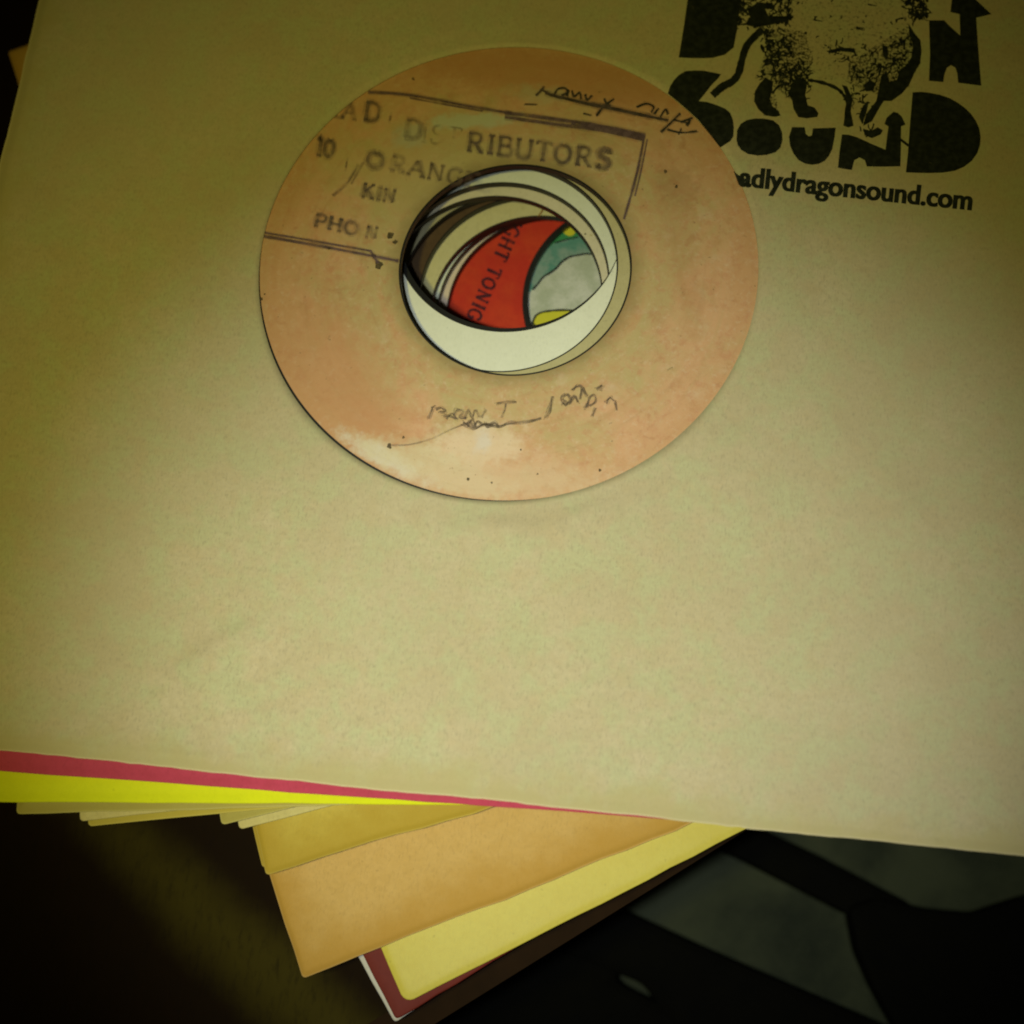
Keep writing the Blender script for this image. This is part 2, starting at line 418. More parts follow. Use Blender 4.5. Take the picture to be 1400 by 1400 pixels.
s = NT('black_frame')
BLACK = s.done(s.surf(s.mix(s.noise(.2, 3), (.0012, .0014, .0008), (.003, .0028, .0012)), .8, s.noise(1.5, 3), .2, .1, .03))
fo = tuple(at((1100, 1260), Z_LOW)[0]) + (Z_LOW,)
fr = thing('slatted_frame', 'black slatted frame on the dark board, lower right beside the sleeves', 'frame', fo)
prism('bar', [(960, 1090), (1025, 1125), (1120, 1170), (1250, 1238), (1236, 1276), (1160, 1250), (1090, 1214), (1000, 1168), (940, 1150)], Z_LOW + .1, Z_LOW + 7, BLACK, fr, fo, 2.0)
prism('bar', [(820, 1228), (965, 1296), (1080, 1346), (1215, 1404), (1300, 1450), (1260, 1530), (1030, 1480), (905, 1385), (880, 1346), (740, 1290)], Z_LOW + .12, Z_LOW + 6.5, BLACK, fr, fo, 2.0)
prism('bar', [(1160, 1240), (1200, 1226), (1262, 1242), (1330, 1248), (1400, 1225), (1560, 1190), (1640, 1500), (1280, 1500), (1222, 1400), (1194, 1350), (1172, 1300)], Z_LOW + .14, Z_LOW + 9, BLACK, fr, fo, 2.0)  # upper right end widened to stand in for light falling off
prism('bar', [(480, 1480), (620, 1370), (700, 1330), (780, 1296), (850, 1322), (842, 1340), (870, 1356), (915, 1376), (1040, 1500), (700, 1520)], Z_LOW + .16, Z_LOW + 6, BLACK, fr, fo, 2.0)  # made-up bar that keeps the board's lower left dark

# ================================================================== papers
KRAFT = paper('kraft_paper', (.470, .408, .224), (.385, .325, .16), mott=.17, hue=(.40, .415, .20), fiber=.8, edge=(.37, .32, .13), edge_w=(0, 7))
CRIMSON = paper('crimson_paper', (.42, .045, .075), (.34, .035, .05), mott=.1)
NEON = paper('neon_paper', (.57, .60, .002), (.50, .54, .002), mott=.08, fiber=.2)
PALE = paper('pale_paper', (.40, .36, .085), (.33, .28, .06), edge=(.30, .25, .04), off=3)
TAN1 = paper('straw_paper', (.42, .36, .05), (.36, .29, .03), edge=(.36, .28, .03), off=13)
TAN2 = paper('cream_paper', (.50, .44, .15), (.44, .36, .10), off=23)
YEL = paper('yellowed_paper', (.46, .36, .052), (.40, .30, .035), edge=(.34, .225, .015), edge_w=(1, 12), off=33)
ORA = paper('orange_kraft_paper', (.50, .325, .088), (.44, .275, .06), edge=(.38, .21, .022), edge_w=(0, 11), off=43)
PIC = paper('yellow_card', (.50, .43, .055), (.46, .37, .035), mott=.08, fiber=.25, off=53, rough=.5)
RED = paper('dark_red_card', (.13, .018, .008), (.10, .012, .006), mott=.1, fiber=.2, off=63, rough=.7)
WHITE = paper('white_card', (.50, .48, .36), (.40, .37, .26), off=73)

# ------------------------------------------------------------------ sleeves, bottom up
GRP = 'sleeves stacked on the table'
WIN = np.array([-1.0, -5.0])
def corner_sleeve(n, px, ang, mat, label, pull=8.0, side=184.0, **kw):
    kw.pop('side_wob', None)
    z = ztop(n) - .6
    q = square(at(px, z)[0], ang, side); ctr = sum(q) / 4
    d = WIN - ctr; L = np.linalg.norm(d)
    hc = ctr + d / L * min(pull, L)
    return sleeve(n, q, hc, mat, label, GRP, **kw)

corner_sleeve(14, (540, 1398), 38.0, WHITE, 'white card sleeve whose thin edge shows beneath the dark red one', hole=False, side=150)
corner_sleeve(13, (542, 1394), 36.0, RED, 'dark red card sleeve peeking out left of the lowest yellow sleeve', hole=False, side=150)
pic, pic_org, _ = corner_sleeve(12, (554, 1372), 32.2, PIC, 'yellow picture sleeve lowest in the fan, with cartoon seen through the hole', hole=False, rc=1.5, wob=.1, rings=40)
corner_sleeve(11, (414, 1338), 27.2, ORA, 'large orange brown kraft sleeve fanned out below the stack', wob=.4)
corner_sleeve(10, (359, 1187), 23.0, YEL, 'yellowed sleeve under the wavy edged one, only a sliver of its left side showing', wob=.3)
corner_sleeve(9, (364, 1197), 22.4, YEL, 'yellowed sleeve with a browned wavy lower edge above the orange brown one', wob=.8)
corner_sleeve(8, (327, 1134), 20, TAN2, 'cream sleeve of which only a tiny rounded corner shows, nearest the yellowed sleeves', wob=.2)
corner_sleeve(7, (303, 1128), 20, PALE, 'pale sleeve with a tiny torn corner just under the straw sleeve', wob=.2)
corner_sleeve(6, (121, 1130), 11.3, TAN1, 'straw coloured sleeve with long pale edge under the neon yellow sleeve', wob=.25)
corner_sleeve(5, (109, 1123), 12.5, TAN2, 'cream sleeve showing only a sliver left of the straw sleeve corner', wob=.12)
corner_sleeve(4, (22, 1113), 7.5, PALE, 'pale khaki sleeve with bent corner directly under the neon yellow sleeve', wob=.2)
def line_square(n, p, q, x_left):
    """square sleeve whose lower edge runs along two photo points and whose corner lies at x_left (mm)"""
    z = ztop(n) - .6; A, B = at([p, q], z); u = (B - A) / np.linalg.norm(B - A)
    c = A + u * (x_left - A[0]) / u[0]
    return square(c, math.degrees(math.atan2(u[1], u[0])))
sleeve(3, line_square(3, (0, 1096), (560, 1100), -76), (-1, -2), NEON, 'fluorescent yellow paper sleeve below the crimson one', GRP, wob=.08)
sleeve(2, line_square(2, (0, 1054), (560, 1094.6), -84), (-2, -4), CRIMSON, 'crimson paper sleeve showing a thin strip under the top kraft sleeve', GRP, wob=.06)

# top kraft sleeve
ze = -.5
la, lb = at([(52.5, 0), (1, 225)], ze); ba, bb = at([(0, 1025.5), (1400, 1170.5)], ze)
ud = (bb - ba) / np.linalg.norm(bb - ba); vd = (la - lb) / np.linalg.norm(la - lb)
M = np.array([[ud[0], -vd[0]], [ud[1], -vd[1]]]); k = np.linalg.solve(M, lb - ba)
BL = ba + ud * k[0]
kq = [BL, BL + ud * 184, BL + ud * 184 + vd * 184, BL + vd * 184]
HC = np.array([-1.86, -4.42]); HR = 41.43
folds = [((232, 930), (300, 880), 2.6, .22), ((300, 880), (352, 850), 2.2, .20), ((352, 850), (372, 985), 4.0, .12), ((640, 716), (740, 722), 2.0, .20), ((740, 722), (850, 684), 2.0, .18), ((20, 1030), (420, 1045), 2.5, .10), ((900, 690), (1000, 560), 4.0, .10), ((1180, 620), (1290, 760), 6.0, .12), ((560, 900), (900, 960), 8.0, .12)]
fp = [(at([a, b], 0), wd, h) for a, b, wd, h in folds]
def kraft_extra(P, D):
    h = np.zeros(len(P))
    for (seg, wd, hh) in fp:
        a, b = seg; ab = b - a; t = np.clip(((P - a) @ ab) / (ab @ ab), 0, 1)
        q = P - a - t[:, None] * ab; d = np.linalg.norm(q, axis=1)
        sd = np.sign((ab[0] * (P - a)[:, 1] - ab[1] * (P - a)[:, 0]))          # one steep and one gentle side
        wid = np.where(sd > 0, wd * .55, wd * 3.0)
        h += 2.4 * hh * np.exp(-(d / wid) ** 2) * np.sin(math.pi * np.clip(t, .03, .97)) ** .5
    r = np.linalg.norm(P - HC, axis=1)
    h += .06 * np.exp(-((r - 46.5) / 1.6) ** 2) - .08 * np.exp(-((r - 52) / 3.0) ** 2)
    h += .05 * np.sin(P[:, 0] * .07 + 1) * np.sin(P[:, 1] * .055) * sstep((r - 48) / 25)
    return h
kr, korg, khf = sleeve(1, kq, HC, KRAFT, 'brown kraft paper sleeve with black dragon sound stamp on top', GRP, hole_r=HR, extra=kraft_extra, rings=90, wob=.1, rc=2.0, n_side=110)

# ================================================================== records
def lab(name, c, dark, **k): return paper(name, c, dark, **k)
L_KHAKI = lab('khaki_label', (.43, .39, .185), (.37, .33, .14), off=101)
L_KHAKI2 = lab('dull_khaki_label', (.34, .32, .17), (.28, .26, .12), off=107)
L_WHITE = lab('white_label', (.66, .68, .49), (.60, .62, .43), mott=.06, off=111, fiber=.3)
L_WHITE2 = lab('greenish_white_label', (.60, .63, .45), (.54, .57, .38), mott=.06, off=121, fiber=.3)
L_CREAM = lab('cream_label', (.56, .52, .33), (.50, .46, .27), off=131)
L_BROWN = lab('brown_label', (.085, .052, .020), (.05, .030, .012), off=141)
L_STRAW = lab('straw_label', (.50, .47, .22), (.46, .42, .17), off=151, mott=.06)
L_PINK = lab('pinkish_label', (.60, .50, .34), (.52, .42, .28), off=161)
L_RED = lab('red_label', (.47, .032, .012), (.37, .022, .009), off=171, mott=.12, hue=(.47, .05, .012), fiber=.3)

record(10, (5.71, -4.85), L_PINK, 'record with pinkish white label, a thin crescent beside the red label', rim=.2)
record(9, (4.29, -5.95), L_WHITE2, 'record with greenish white label between the straw and pinkish ones', rim=.2)
_, sorg, slab, sz = record(8, (3.1, -6.8), L_STRAW, 'record with broad straw coloured label ring around the red label', r_hole=18.7, rim=.2)
record(7, (1.42, -4.39), L_BROWN, 'record with dark brown label seen as a dark band in the hole', rim=.2)
record(6, (-1.49, -5.32), L_KHAKI2, 'record with dull khaki label, a hairline crescent beside the dark brown band', rim=.2)
record(5, (-4.5, -6.6), L_CREAM, 'record with cream label, pale crescent below the upper white one', r_hole=18.65, rim=.2)
record(4, (-3.5, -4.95), L_WHITE2, 'record with white label showing as upper crescent in the hole', r_hole=18.6, rim=.25)
record(3, (-2.3, 4.62), L_WHITE, 'record with bright white label showing as thick lower crescent', rim=.5, hole_off=(-.45, -.28))
record(2, (-2.63, -3.92), L_KHAKI, 'record with khaki label just under the top one, seen at right rim', rim=.25)
rr, rorg, rlab, rz = record(11, (19.52, -.33), L_RED, 'record with red label and black lettering deep in the hole', rim=.95)

s = NT('aged_pink_label')
C0 = np.array([-.34, -5.09])
d = s.n('ShaderNodeVectorMath'); d.operation = 'DISTANCE'; s.l(s.pos, d.inputs[0]); d.inputs[1].default_value = (C0[0], C0[1], -.3)
rad = d.outputs['Value']
n1 = s.noise(.085, 5, .62, dist=.8); n2 = s.noise(.35, 4, .65, off=(4, 2, 0)); n3 = s.noise(2.2, 3, .6)
khaki, salmon, rust = (.410, .325, .130), (.520, .310, .148), (.39, .190, .066)
sx_ = s.n('ShaderNodeSeparateXYZ'); s.l(s.pos, sx_.inputs[0])
th = s.math('ARCTAN2', s.math('SUBTRACT', sx_.outputs[1], C0[1]), s.math('SUBTRACT', sx_.outputs[0], C0[0]))
cb = s.n('ShaderNodeCombineXYZ'); s.l(s.math('MULTIPLY', rad, .22), cb.inputs[0]); s.l(s.math('SINE', th), cb.inputs[1]); s.l(s.math('COSINE', th), cb.inputs[2])
def polar(scale, off, detail=4, dist=.5):
    v = s.n('ShaderNodeVectorMath'); v.operation = 'ADD'; s.l(cb.outputs[0], v.inputs[0]); v.inputs[1].default_value = off
    k = s.n('ShaderNodeTexNoise'); s.l(v.outputs[0], k.inputs['Vector']); k.inputs['Scale'].default_value = scale
    k.inputs['Detail'].default_value = detail; k.inputs['Roughness'].default_value = .62; k.inputs['Distortion'].default_value = dist
    return k.outputs['Fac']
pinkish = s.math('ADD', s.math('MULTIPLY', rad, .024), s.math('MULTIPLY', s.math('SUBTRACT', n1, .5), 1.5))
c = s.mix(s.ramp(pinkish, .45, 1.0), khaki, salmon)
c = s.mix(s.ramp(n2, .48, .80, 0, .35), c, rust)
c = s.mix(s.ramp(polar(1.3, (3, 1, 7)), .46, .74, 0, .6), c, (.46, .255, .105))
c = s.mix(s.ramp(polar(1.6, (13, 5, 2)), .50, .78, 0, .45), c, (.40, .31, .125))
c = s.mix(s.ramp(polar(2.6, (1, 15, 2), 5), .54, .80, 0, .4), c, (.30, .175, .065))
c = s.mix(s.ramp(s.math('ADD', rad, s.math('MULTIPLY', n1, 8.0)), 38.5, 46, 0, .45), c, (.42, .24, .09))
c = s.mix(s.ramp(s.noise(.22, 4, .6, off=(8, 8, 0)), .55, .8, 0, .5), c, (.54, .42, .25))
c = s.mix(s.ramp(s.noise(.55, 5, .7, off=(41, 8, 0), dist=.4), .48, .70, 0, .45), c, (.42, .185, .085))
c = s.mix(s.ramp(s.noise(.28, 5, .7, off=(17, 3, 0), dist=.6), .56, .72, 0, .5), c, (.36, .175, .070))
c = s.mix(s.ramp(s.noise(1.1, 4, .7, off=(5, 28, 0)), .52, .74, 0, .4), c, (.56, .44, .26))
def P(x, y): return at((x, y), -.3)[0]
# rust along the upper rim, khaki inside the stamped box, scuffs to bare paper
c = s.mix(s.math('MULTIPLY', s.blob(P(740, 100), 34, 5.5, -.1, .3), .65), c, rust)
c = s.mix(s.math('MULTIPLY', s.blob(P(610, 250), 24, 12, -.15, .35), .55), c, (.38, .34, .12))
c = s.mix(s.math('MULTIPLY', s.blob(P(930, 330), 3.0, 20, .25, .5, .5), .26), c, (.37, .19, .075))
c = s.mix(s.math('MULTIPLY', s.blob(P(925, 255), 4, 4, 0, .6, .7), .3), c, (.27, .145, .055))
c = s.mix(s.math('MULTIPLY', s.blob(P(500, 560), 9, 4, -.6, .5, .5), .5), c, (.42, .21, .085))
c = s.mix(s.math('MULTIPLY', s.blob(P(455, 530), 12, 20, .6, .4), .55), c, (.42, .22, .085))
for (x, y, rx, ry, a, col, st) in [(640, 165, 8.5, 1.7, .12, (.40, .42, .25), .85), (562, 186, 3.4, 2.6, 0, (.36, .36, .22), .7), (530, 628, 10, 2.0, -.42, (.56, .54, .38), .75),
                                    (652, 610, 8.5, 4.5, .2, (.60, .48, .29), .75), (600, 640, 14, 3.2, -.25, (.52, .45, .25), .7), (740, 128, 6, 2.0, 0, (.40, .37, .21), .6),
                                    (700, 655, 16, 3.5, .05, (.53, .40, .22), .6), (660, 605, 1.6, 2.2, 0, (.52, .52, .45), .4)]:
    c = s.mix(s.math('MULTIPLY', s.blob(P(x, y), rx, ry, a, .45, .5), st), c, col)
c = s.mix(s.ramp(n3, .55, .8, 0, .25), c, (.28, .19, .08))
c = s.mix(s.ramp(s.noise(.9, 3, .6, off=(31, 7, 0)), .69, .74, 0, .55), c, (.14, .09, .035))
# groove dirt: faint rings round the hole
wv = s.math('SINE', s.math('MULTIPLY', s.math('ADD', rad, s.math('MULTIPLY', n1, 1.2)), 2.1))
c = s.mix(s.ramp(wv, .75, 1.0, 0, .04), c, (.28, .17, .07))
c = s.mix(s.ramp(s.math('ADD', rad, s.math('MULTIPLY', n2, 3.0)), 20.2, 24.0, .6, 0), c, (.17, .125, .035))
AGED = s.done(s.surf(c, .62, s.math('ADD', n2, s.math('MULTIPLY', n3, .4)), .4, .07, .3))
top, torg, tlab, tz = record(1, tuple(C0), AGED, 'record with worn salmon pink label, ink stamped, in the top sleeve', r_lab=41.95, lab_off=(-1.0, 1.45), rim=.30)

# ---- print on the top label
Z = tz + .03
INK_P = ink('purple_stamp_ink', (.095, .060, .062), .78, (.25, .52), .22, minop=.2)
INK_T = ink('worn_stamp_ink', (.088, .070, .056), .60, (.34, .62), .2, minop=.10)
INK_F = ink('faded_stamp_ink', (.10, .078, .040), .36, (.40, .62), .16, minop=.0)
INK_B = ink('black_pen_ink', (.020, .020, .013), .9, (.2, .46), .5, minop=.3)
INK_G = ink('grey_pencil', (.10, .075, .042), .46, (.32, .64), .4, minop=.05)
BLEED = ink('ink_bleed', (.13, .09, .07), .26, (.32, .64), .25, fine=False, minop=.06)
bleed = Print()
def soft(pr, pts, wd, rough=.2, taper=0.0, k=2.3):
    pr.stroke(pts, wd, Z, rough=rough, taper=taper); bleed.stroke(pts, wd * k, Z - .015, rough=.15)

pr = Print()
for pts, wd in [([(503, 126), (560, 130), (640, 145), (700, 155)], 3.6), ([(560, 134), (620, 145), (660, 152)], 1.8), ([(690, 154), (760, 163), (820, 172), (882, 185)], 4.5), ([(690, 160), (760, 170), (820, 178), (880, 191)], 4.5),
                ([(781, 168), (830, 176), (882, 188)], 5.0),
                ([(881, 186), (870, 240), (853, 300)], 3.0), ([(885, 190), (876, 235), (868, 268)], 1.8),
                ([(361, 318), (420, 328), (506, 343)], 2.6), ([(360, 323), (430, 335), (520, 352), (545, 357)], 3.6), ([(506, 342), (517, 360)], 3.4)]:
    soft(pr, pts, wd, k=1.9)
pr.build('stamped_frame', INK_P, tlab, torg)['kind'] = 'stuff'
pr = Print()
def words(txt, org, ang, size, wpx, spacing=1.0, sx=1.0):
    stamp_text(pr, txt, org, ang, size, wpx, Z, spacing, sx); stamp_text(bleed, txt, org, ang, size, wpx * 2.2, Z - .015, spacing, sx)
words('RIBUTORS', (638, 206), 7.4, 25, 3.7, 1.2, 1.25)
words('S', (817, 229), 7.4, 25, 3.2, 1.2, 1.25)
words('D', (497, 164), 9, 25, 3.9, 1, 1.15)
words('O', (500, 227), 12, 21, 4.2, 1.0, 1.5)
words('10', (431, 212), 9, 24, 3.9, 1, 1.1)
words('PHO', (429, 309), 12, 17, 3.2, 1.15, 1.5)
words('K', (494, 269), 11, 19, 3.4, 1, 1.2)
pr.build('stamped_lettering', INK_T, tlab, torg)
pr = Print()
words('LA', (454, 159), 9, 23, 3.0); words('-', (528, 173), 9, 24, 3.6)
words('D', (553, 188), 7.4, 25, 3.4, 1.22, 1.25)
stamp_text(pr, 'IST', (575, 194), 7.4, 25, 3.0, Z, 1.22, 1.2)
words('.', (470, 226), 9, 24, 4)
words('RANGE', (533, 233), 12, 21, 3.2, 1.2, 1.35)
words('IN', (514, 273), 11, 18, 3.2, 1.15, 1.2)
words('N', (499, 324), 12, 16, 3.0, 1, 1.3)
for pts, wd in [([(490, 225), (475, 250), (455, 268)], 2.4), ([(497, 222), (480, 252)], 1.8), ([(530, 609), (560, 608), (590, 600), (615, 588), (640, 578)], 1.2)]:
    soft(pr, pts, wd)
pr.build('faded_lettering', INK_F, tlab, torg)['kind'] = 'stuff'

def cp(pts, ox, oy, k): return [(ox + x / k, oy + y / k) for x, y in pts]
pr = Print(); a3 = (700, 90, 5.185)
for pts, wd in [([(235, 192), (330, 222), (560, 275), (700, 302), (860, 338), (1000, 366), (1110, 386)], 3.6), ([(560, 272), (700, 298), (860, 330), (980, 358)], 3.0),
                ([(168, 212), (205, 180), (225, 150)], 2.2), ([(205, 165), (260, 195)], 1.8), ([(300, 205), (325, 165), (375, 158), (392, 188), (350, 208)], 2.2),
                ([(385, 215), (400, 168)], 2.2), ([(425, 178), (445, 215), (478, 188), (490, 235)], 2.2), ([(520, 200), (530, 245), (570, 210)], 2.0),
                ([(600, 352), (650, 290), (722, 235)], 2.6), ([(655, 230), (668, 262), (700, 285)], 1.8), ([(505, 340), (565, 352)], 1.4),
                ([(880, 292), (955, 268), (1005, 292), (985, 330)], 2.0), ([(1010, 345), (1040, 300)], 1.8), ([(1050, 362), (1090, 310), (1108, 345)], 1.8),
                ([(1055, 472), (1110, 420), (1165, 365), (1195, 342)], 2.4), ([(1100, 452), (1200, 476), (1310, 462)], 2.2), ([(1195, 402), (1280, 370)], 2.2),
                ([(1145, 382), (1262, 412)], 1.8), ([(1240, 430), (1265, 385)], 2.0), ([(90, 272), (180, 275)], 1.0), ([(1180, 490), (1200, 440)], 1.4)]:
    soft(pr, cp(pts, *a3), wd * 1.15, .3, .2)
    soft(pr, [(x + rng.uniform(-2, 2), y + rng.uniform(-1.5, 1.5)) for x, y in cp(pts, *a3)], wd * .6, .3, .3)
pr.build('handwriting', INK_B, tlab, torg)
pr = Print(); a8 = (560, 500, 4.118)
for pts, wd in [([(108, 300), (130, 240)], 2), ([(150, 250), (180, 238), (202, 256), (160, 262)], 2), ([(190, 285), (230, 288), (275, 302)], 1.8), ([(250, 282), (268, 248), (305, 258), (280, 292), (320, 298)], 2),
                ([(310, 302), (330, 250), (350, 292), (370, 250), (392, 290)], 2), ([(400, 292), (432, 248)], 2), ([(488, 218), (540, 210), (602, 205)], 2.2), ([(542, 210), (532, 255), (518, 292)], 2.2),
                ([(300, 320), (360, 350), (430, 330), (500, 342), (560, 325), (650, 320), (742, 294)], 2.6), ([(320, 335), (340, 310), (360, 340), (385, 312), (410, 338)], 2),
                ([(430, 325), (440, 345), (480, 322), (498, 350)], 2.2), ([(808, 172), (785, 255), (762, 295)], 2.6), ([(880, 160), (852, 185), (878, 222), (908, 190), (885, 160)], 2.2), ([(868, 200), (890, 215)], 3),
                ([(915, 140), (940, 118), (972, 122), (958, 190)], 2.2), ([(970, 130), (1002, 172)], 2.4), ([(1000, 232), (1012, 180), (1042, 168), (1048, 205), (1010, 225)], 2), ([(1052, 135), (1082, 112), (1072, 142)], 2.2),
                ([(1030, 282), (1050, 238)], 2), ([(1095, 205), (1132, 180)], 1.6), ([(1158, 195), (1166, 252)], 1.8), ([(120, 235), (150, 225)], 1.6), ([(205, 300), (240, 270), (262, 300)], 1.8), ([(330, 345), (352, 300), (372, 345)], 1.6), ([(900, 215), (925, 170), (950, 205)], 2.0), ([(985, 250), (1005, 205)], 2.0), ([(1110, 215), (1125, 180), (1150, 200)], 1.6)]:
    soft(pr, cp(pts, *a8), wd * .8, .35)
    for _ in range(3): pr.stroke([(x + rng.uniform(-3, 3), y + rng.uniform(-3, 3)) for x, y in cp(pts, *a8)], wd * .55, Z, .3, .4)
pr.build('pencil_writing', INK_G, tlab, torg)
bleed.build('ink_bleed', BLEED, tlab, torg)['kind'] = 'stuff'
pr = Print()
for (x, y), r in [((532, 610), 3.6), ((552, 598), 1.8), ((820, 643), 2.2), ((357, 409), 2.2), ((362, 402), 1.2), ((600, 690), 1.2), ((565, 108), 2), ((517, 362), 5.5), ((511, 350), 3), ((534, 322), 5), ((541, 331), 3.4),
                  ((800, 320), 1.5), ((450, 340), 1.8), ((712, 615), 1.4), ((640, 655), 2.0), ((672, 660), 1.4), ((735, 648), 1.3), ((910, 235), 2.5), ((925, 255), 2)]:
    pr.blot((x, y), r, Z)
pr.build('ink_spots', ink('brown_ink_spots', (.045, .036, .014), .75, (.2, .5), 1.0), tlab, torg)['kind'] = 'stuff'

# ---- small brown mark on the straw label, lettering on the red one
pr = Print(); zz = sz + .03
pr.stroke([(736, 283), (742, 286), (739, 292)], 2.4, zz); pr.stroke([(741, 289), (736, 296)], 2.0, zz)
pr.build('brown_mark', ink('brown_print', (.16, .08, .015), .85, (.2, .4)), slab, sorg)
pr = Print(); zz = rz + .03
# the words run down to the left, letter tops towards the lower right
stamp_text(pr, 'IGHT TONIGHT', (698.3, 298.9), 114, 17.5, 3.3, zz, 1.25, 1.1)
pr.build('lettering', ink('black_print', (.035, .008, .012), .85, (.25, .5), .8), rlab, rorg)

# ---- cartoon printed on the picture sleeve, seen through all the holes
z11 = ztop(12)
BLK = ink('black_outline', (.012, .014, .008), .97, (.05, .2), fine=False)
art = Print(); zz = z11 + .12
art.poly([(690, 470), (690, 290), (880, 290), (880, 470)], z11 + .03)
s = NT('print_grey_white'); PGW = s.done(s.surf(s.mix(s.ramp(s.noise(2.2, 3, .7), .45, .75, 0, .4), s.mix(s.ramp(s.noise(.22, 4), .35, .65), (.50, .52, .40), (.36, .40, .27)), (.24, .26, .17)), .5, spec=.3))
art.build('printed_cloud', PGW, pic, pic_org)
art = Print()
art.poly([(690, 440), (690, 285), (880, 285), (880, 338), (845, 341), (826, 345), (811, 347), (800, 347), (789, 349), (779, 351), (768, 358), (760, 367), (750, 374), (742, 379), (736, 387), (728, 396), (715, 410)], z11 + .15)
s = NT('print_teal'); PTL = s.done(s.surf(s.mix(s.ramp(s.noise(2.4, 3, .7), .45, .75, 0, .5), s.mix(s.ramp(s.noise(.35, 4), .4, .62), (.085, .225, .16), (.19, .28, .21)), (.04, .12, .08)), .5, spec=.3))
art.build('printed_hill', PTL, pic, pic_org)
art = Print()
art.poly([(735, 330), (760, 312), (790, 318), (790, 324), (772, 328), (758, 332), (745, 342), (738, 352), (728, 360)], z11 + .27)
s = NT('print_green'); PGR = s.done(s.surf((.035, .20, .065), .5, spec=.3))
art.build('printed_bush', PGR, pic, pic_org)
art = Print(); art.blot((779, 314), 9, z11 + .39, 14, .12, 1.0)
art.poly([(727, 446), (731, 434), (738, 428), (752, 425), (775, 424), (800, 426), (812, 440), (790, 452), (745, 452)], z11 + .39)
s = NT('print_yellow'); PYL = s.done(s.surf(s.mix(s.noise(.6, 3), (.52, .50, .02), (.46, .44, .03)), .5, spec=.3))
art.build('printed_sun', PYL, pic, pic_org)
art = Print()
for pts, wd in [([(728, 396), (736, 387), (742, 379), (750, 374), (760, 367), (768, 358), (779, 351), (789, 349), (800, 347), (811, 347), (826, 345), (850, 340)], 2.4),
                ([(727, 446), (731, 434), (738, 428), (752, 425), (775, 424), (800, 427)], 2.8), ([(727, 440), (733, 447), (742, 452)], 3.2),
                ([(790, 324), (772, 328), (758, 332)], 1.6), ([(772, 308), (788, 309), (792, 320)], 2.0)]:
    art.stroke(pts, wd, z11 + .52, rough=.2)
art.build('printed_outline', BLK, pic, pic_org)

# ================================================================== black stamp on the kraft sleeve
def kh(Pt): return khf(Pt, np.full(len(Pt), 30.0)) + .03
STAMP = ink('black_stamp_ink', (.0075, .0098, .004), .985, (.24, .36), .5, fine=False, minop=.72)
pr = Print(); c4 = (900, 0, 5.385); c5 = (1140, 0, 5.385)
for q in [
    [(215, -120), (215, 0), (190, 180), (150, 424), (240, 428), (330, 428), (400, 425), (490, 402), (555, 350), (580, 220), (592, 120), (620, -20), (620, -120)],
    [(70, 690), (85, 640), (115, 590), (150, 555), (200, 525), (270, 519), (335, 520), (400, 532), (462, 545), (445, 572), (390, 630), (340, 695), (298, 745), (360, 752), (430, 775), (490, 800), (528, 832), (548, 880), (556, 940), (553, 1005), (530, 1040), (455, 1088), (380, 990), (290, 880), (180, 780)],
    [(575, 1030), (580, 960), (605, 915), (650, 885), (710, 872), (780, 872), (845, 885), (890, 920), (912, 975), (915, 1030), (900, 1085), (865, 1120), (800, 1142), (730, 1148), (660, 1135), (610, 1105), (585, 1070)],
    [(985, 935), (1078, 937), (1086, 985), (1108, 1003), (1130, 998), (1138, 945), (1306, 940), (1298, 1010), (1280, 1100), (1255, 1150), (1225, 1185), (1180, 1207), (1130, 1213), (1085, 1205), (1035, 1180), (995, 1130), (970, 1070), (962, 1005)],
]: pr.poly(cp(q, *c4), 0)
for q in [
    [(700, 150), (812, 150), (850, 190), (930, 262), (925, 105), (858, 90), (868, 0), (868, -80), (1040, -80), (1046, 0), (1095, 45), (1160, 105), (1048, 132), (1056, 260), (1070, 450), (1085, 632), (915, 610), (908, 540), (895, 500), (862, 480), (832, 500), (815, 545), (805, 605), (700, 595), (708, 400)],
    [(60, 990), (110, 992), (170, 1010), (280, 1060), (380, 1102), (392, 1000), (402, 932), (372, 912), (390, 865), (440, 822), (470, 830), (500, 858), (528, 918), (495, 930), (494, 1080), (490, 1225), (340, 1228), (242, 1226), (228, 1180), (190, 1160), (150, 1180), (132, 1252), (80, 1245), (30, 1235), (42, 1110)],
    [(580, 680), (640, 676), (700, 682), (780, 698), (850, 722), (910, 755), (965, 795), (1010, 840), (1045, 890), (1070, 945), (1080, 1010), (1076, 1070), (1055, 1130), (1015, 1185), (960, 1228), (890, 1258), (800, 1272), (690, 1275), (530, 1270), (545, 1130), (560, 920)],
]: pr.poly(cp(q, *c5), 0)
pr.stroke([(1229, 189), (1238, 196), (1246, 202)], 3.5, 0)
pr.build('block_lettering', STAMP, kr, korg, kh)

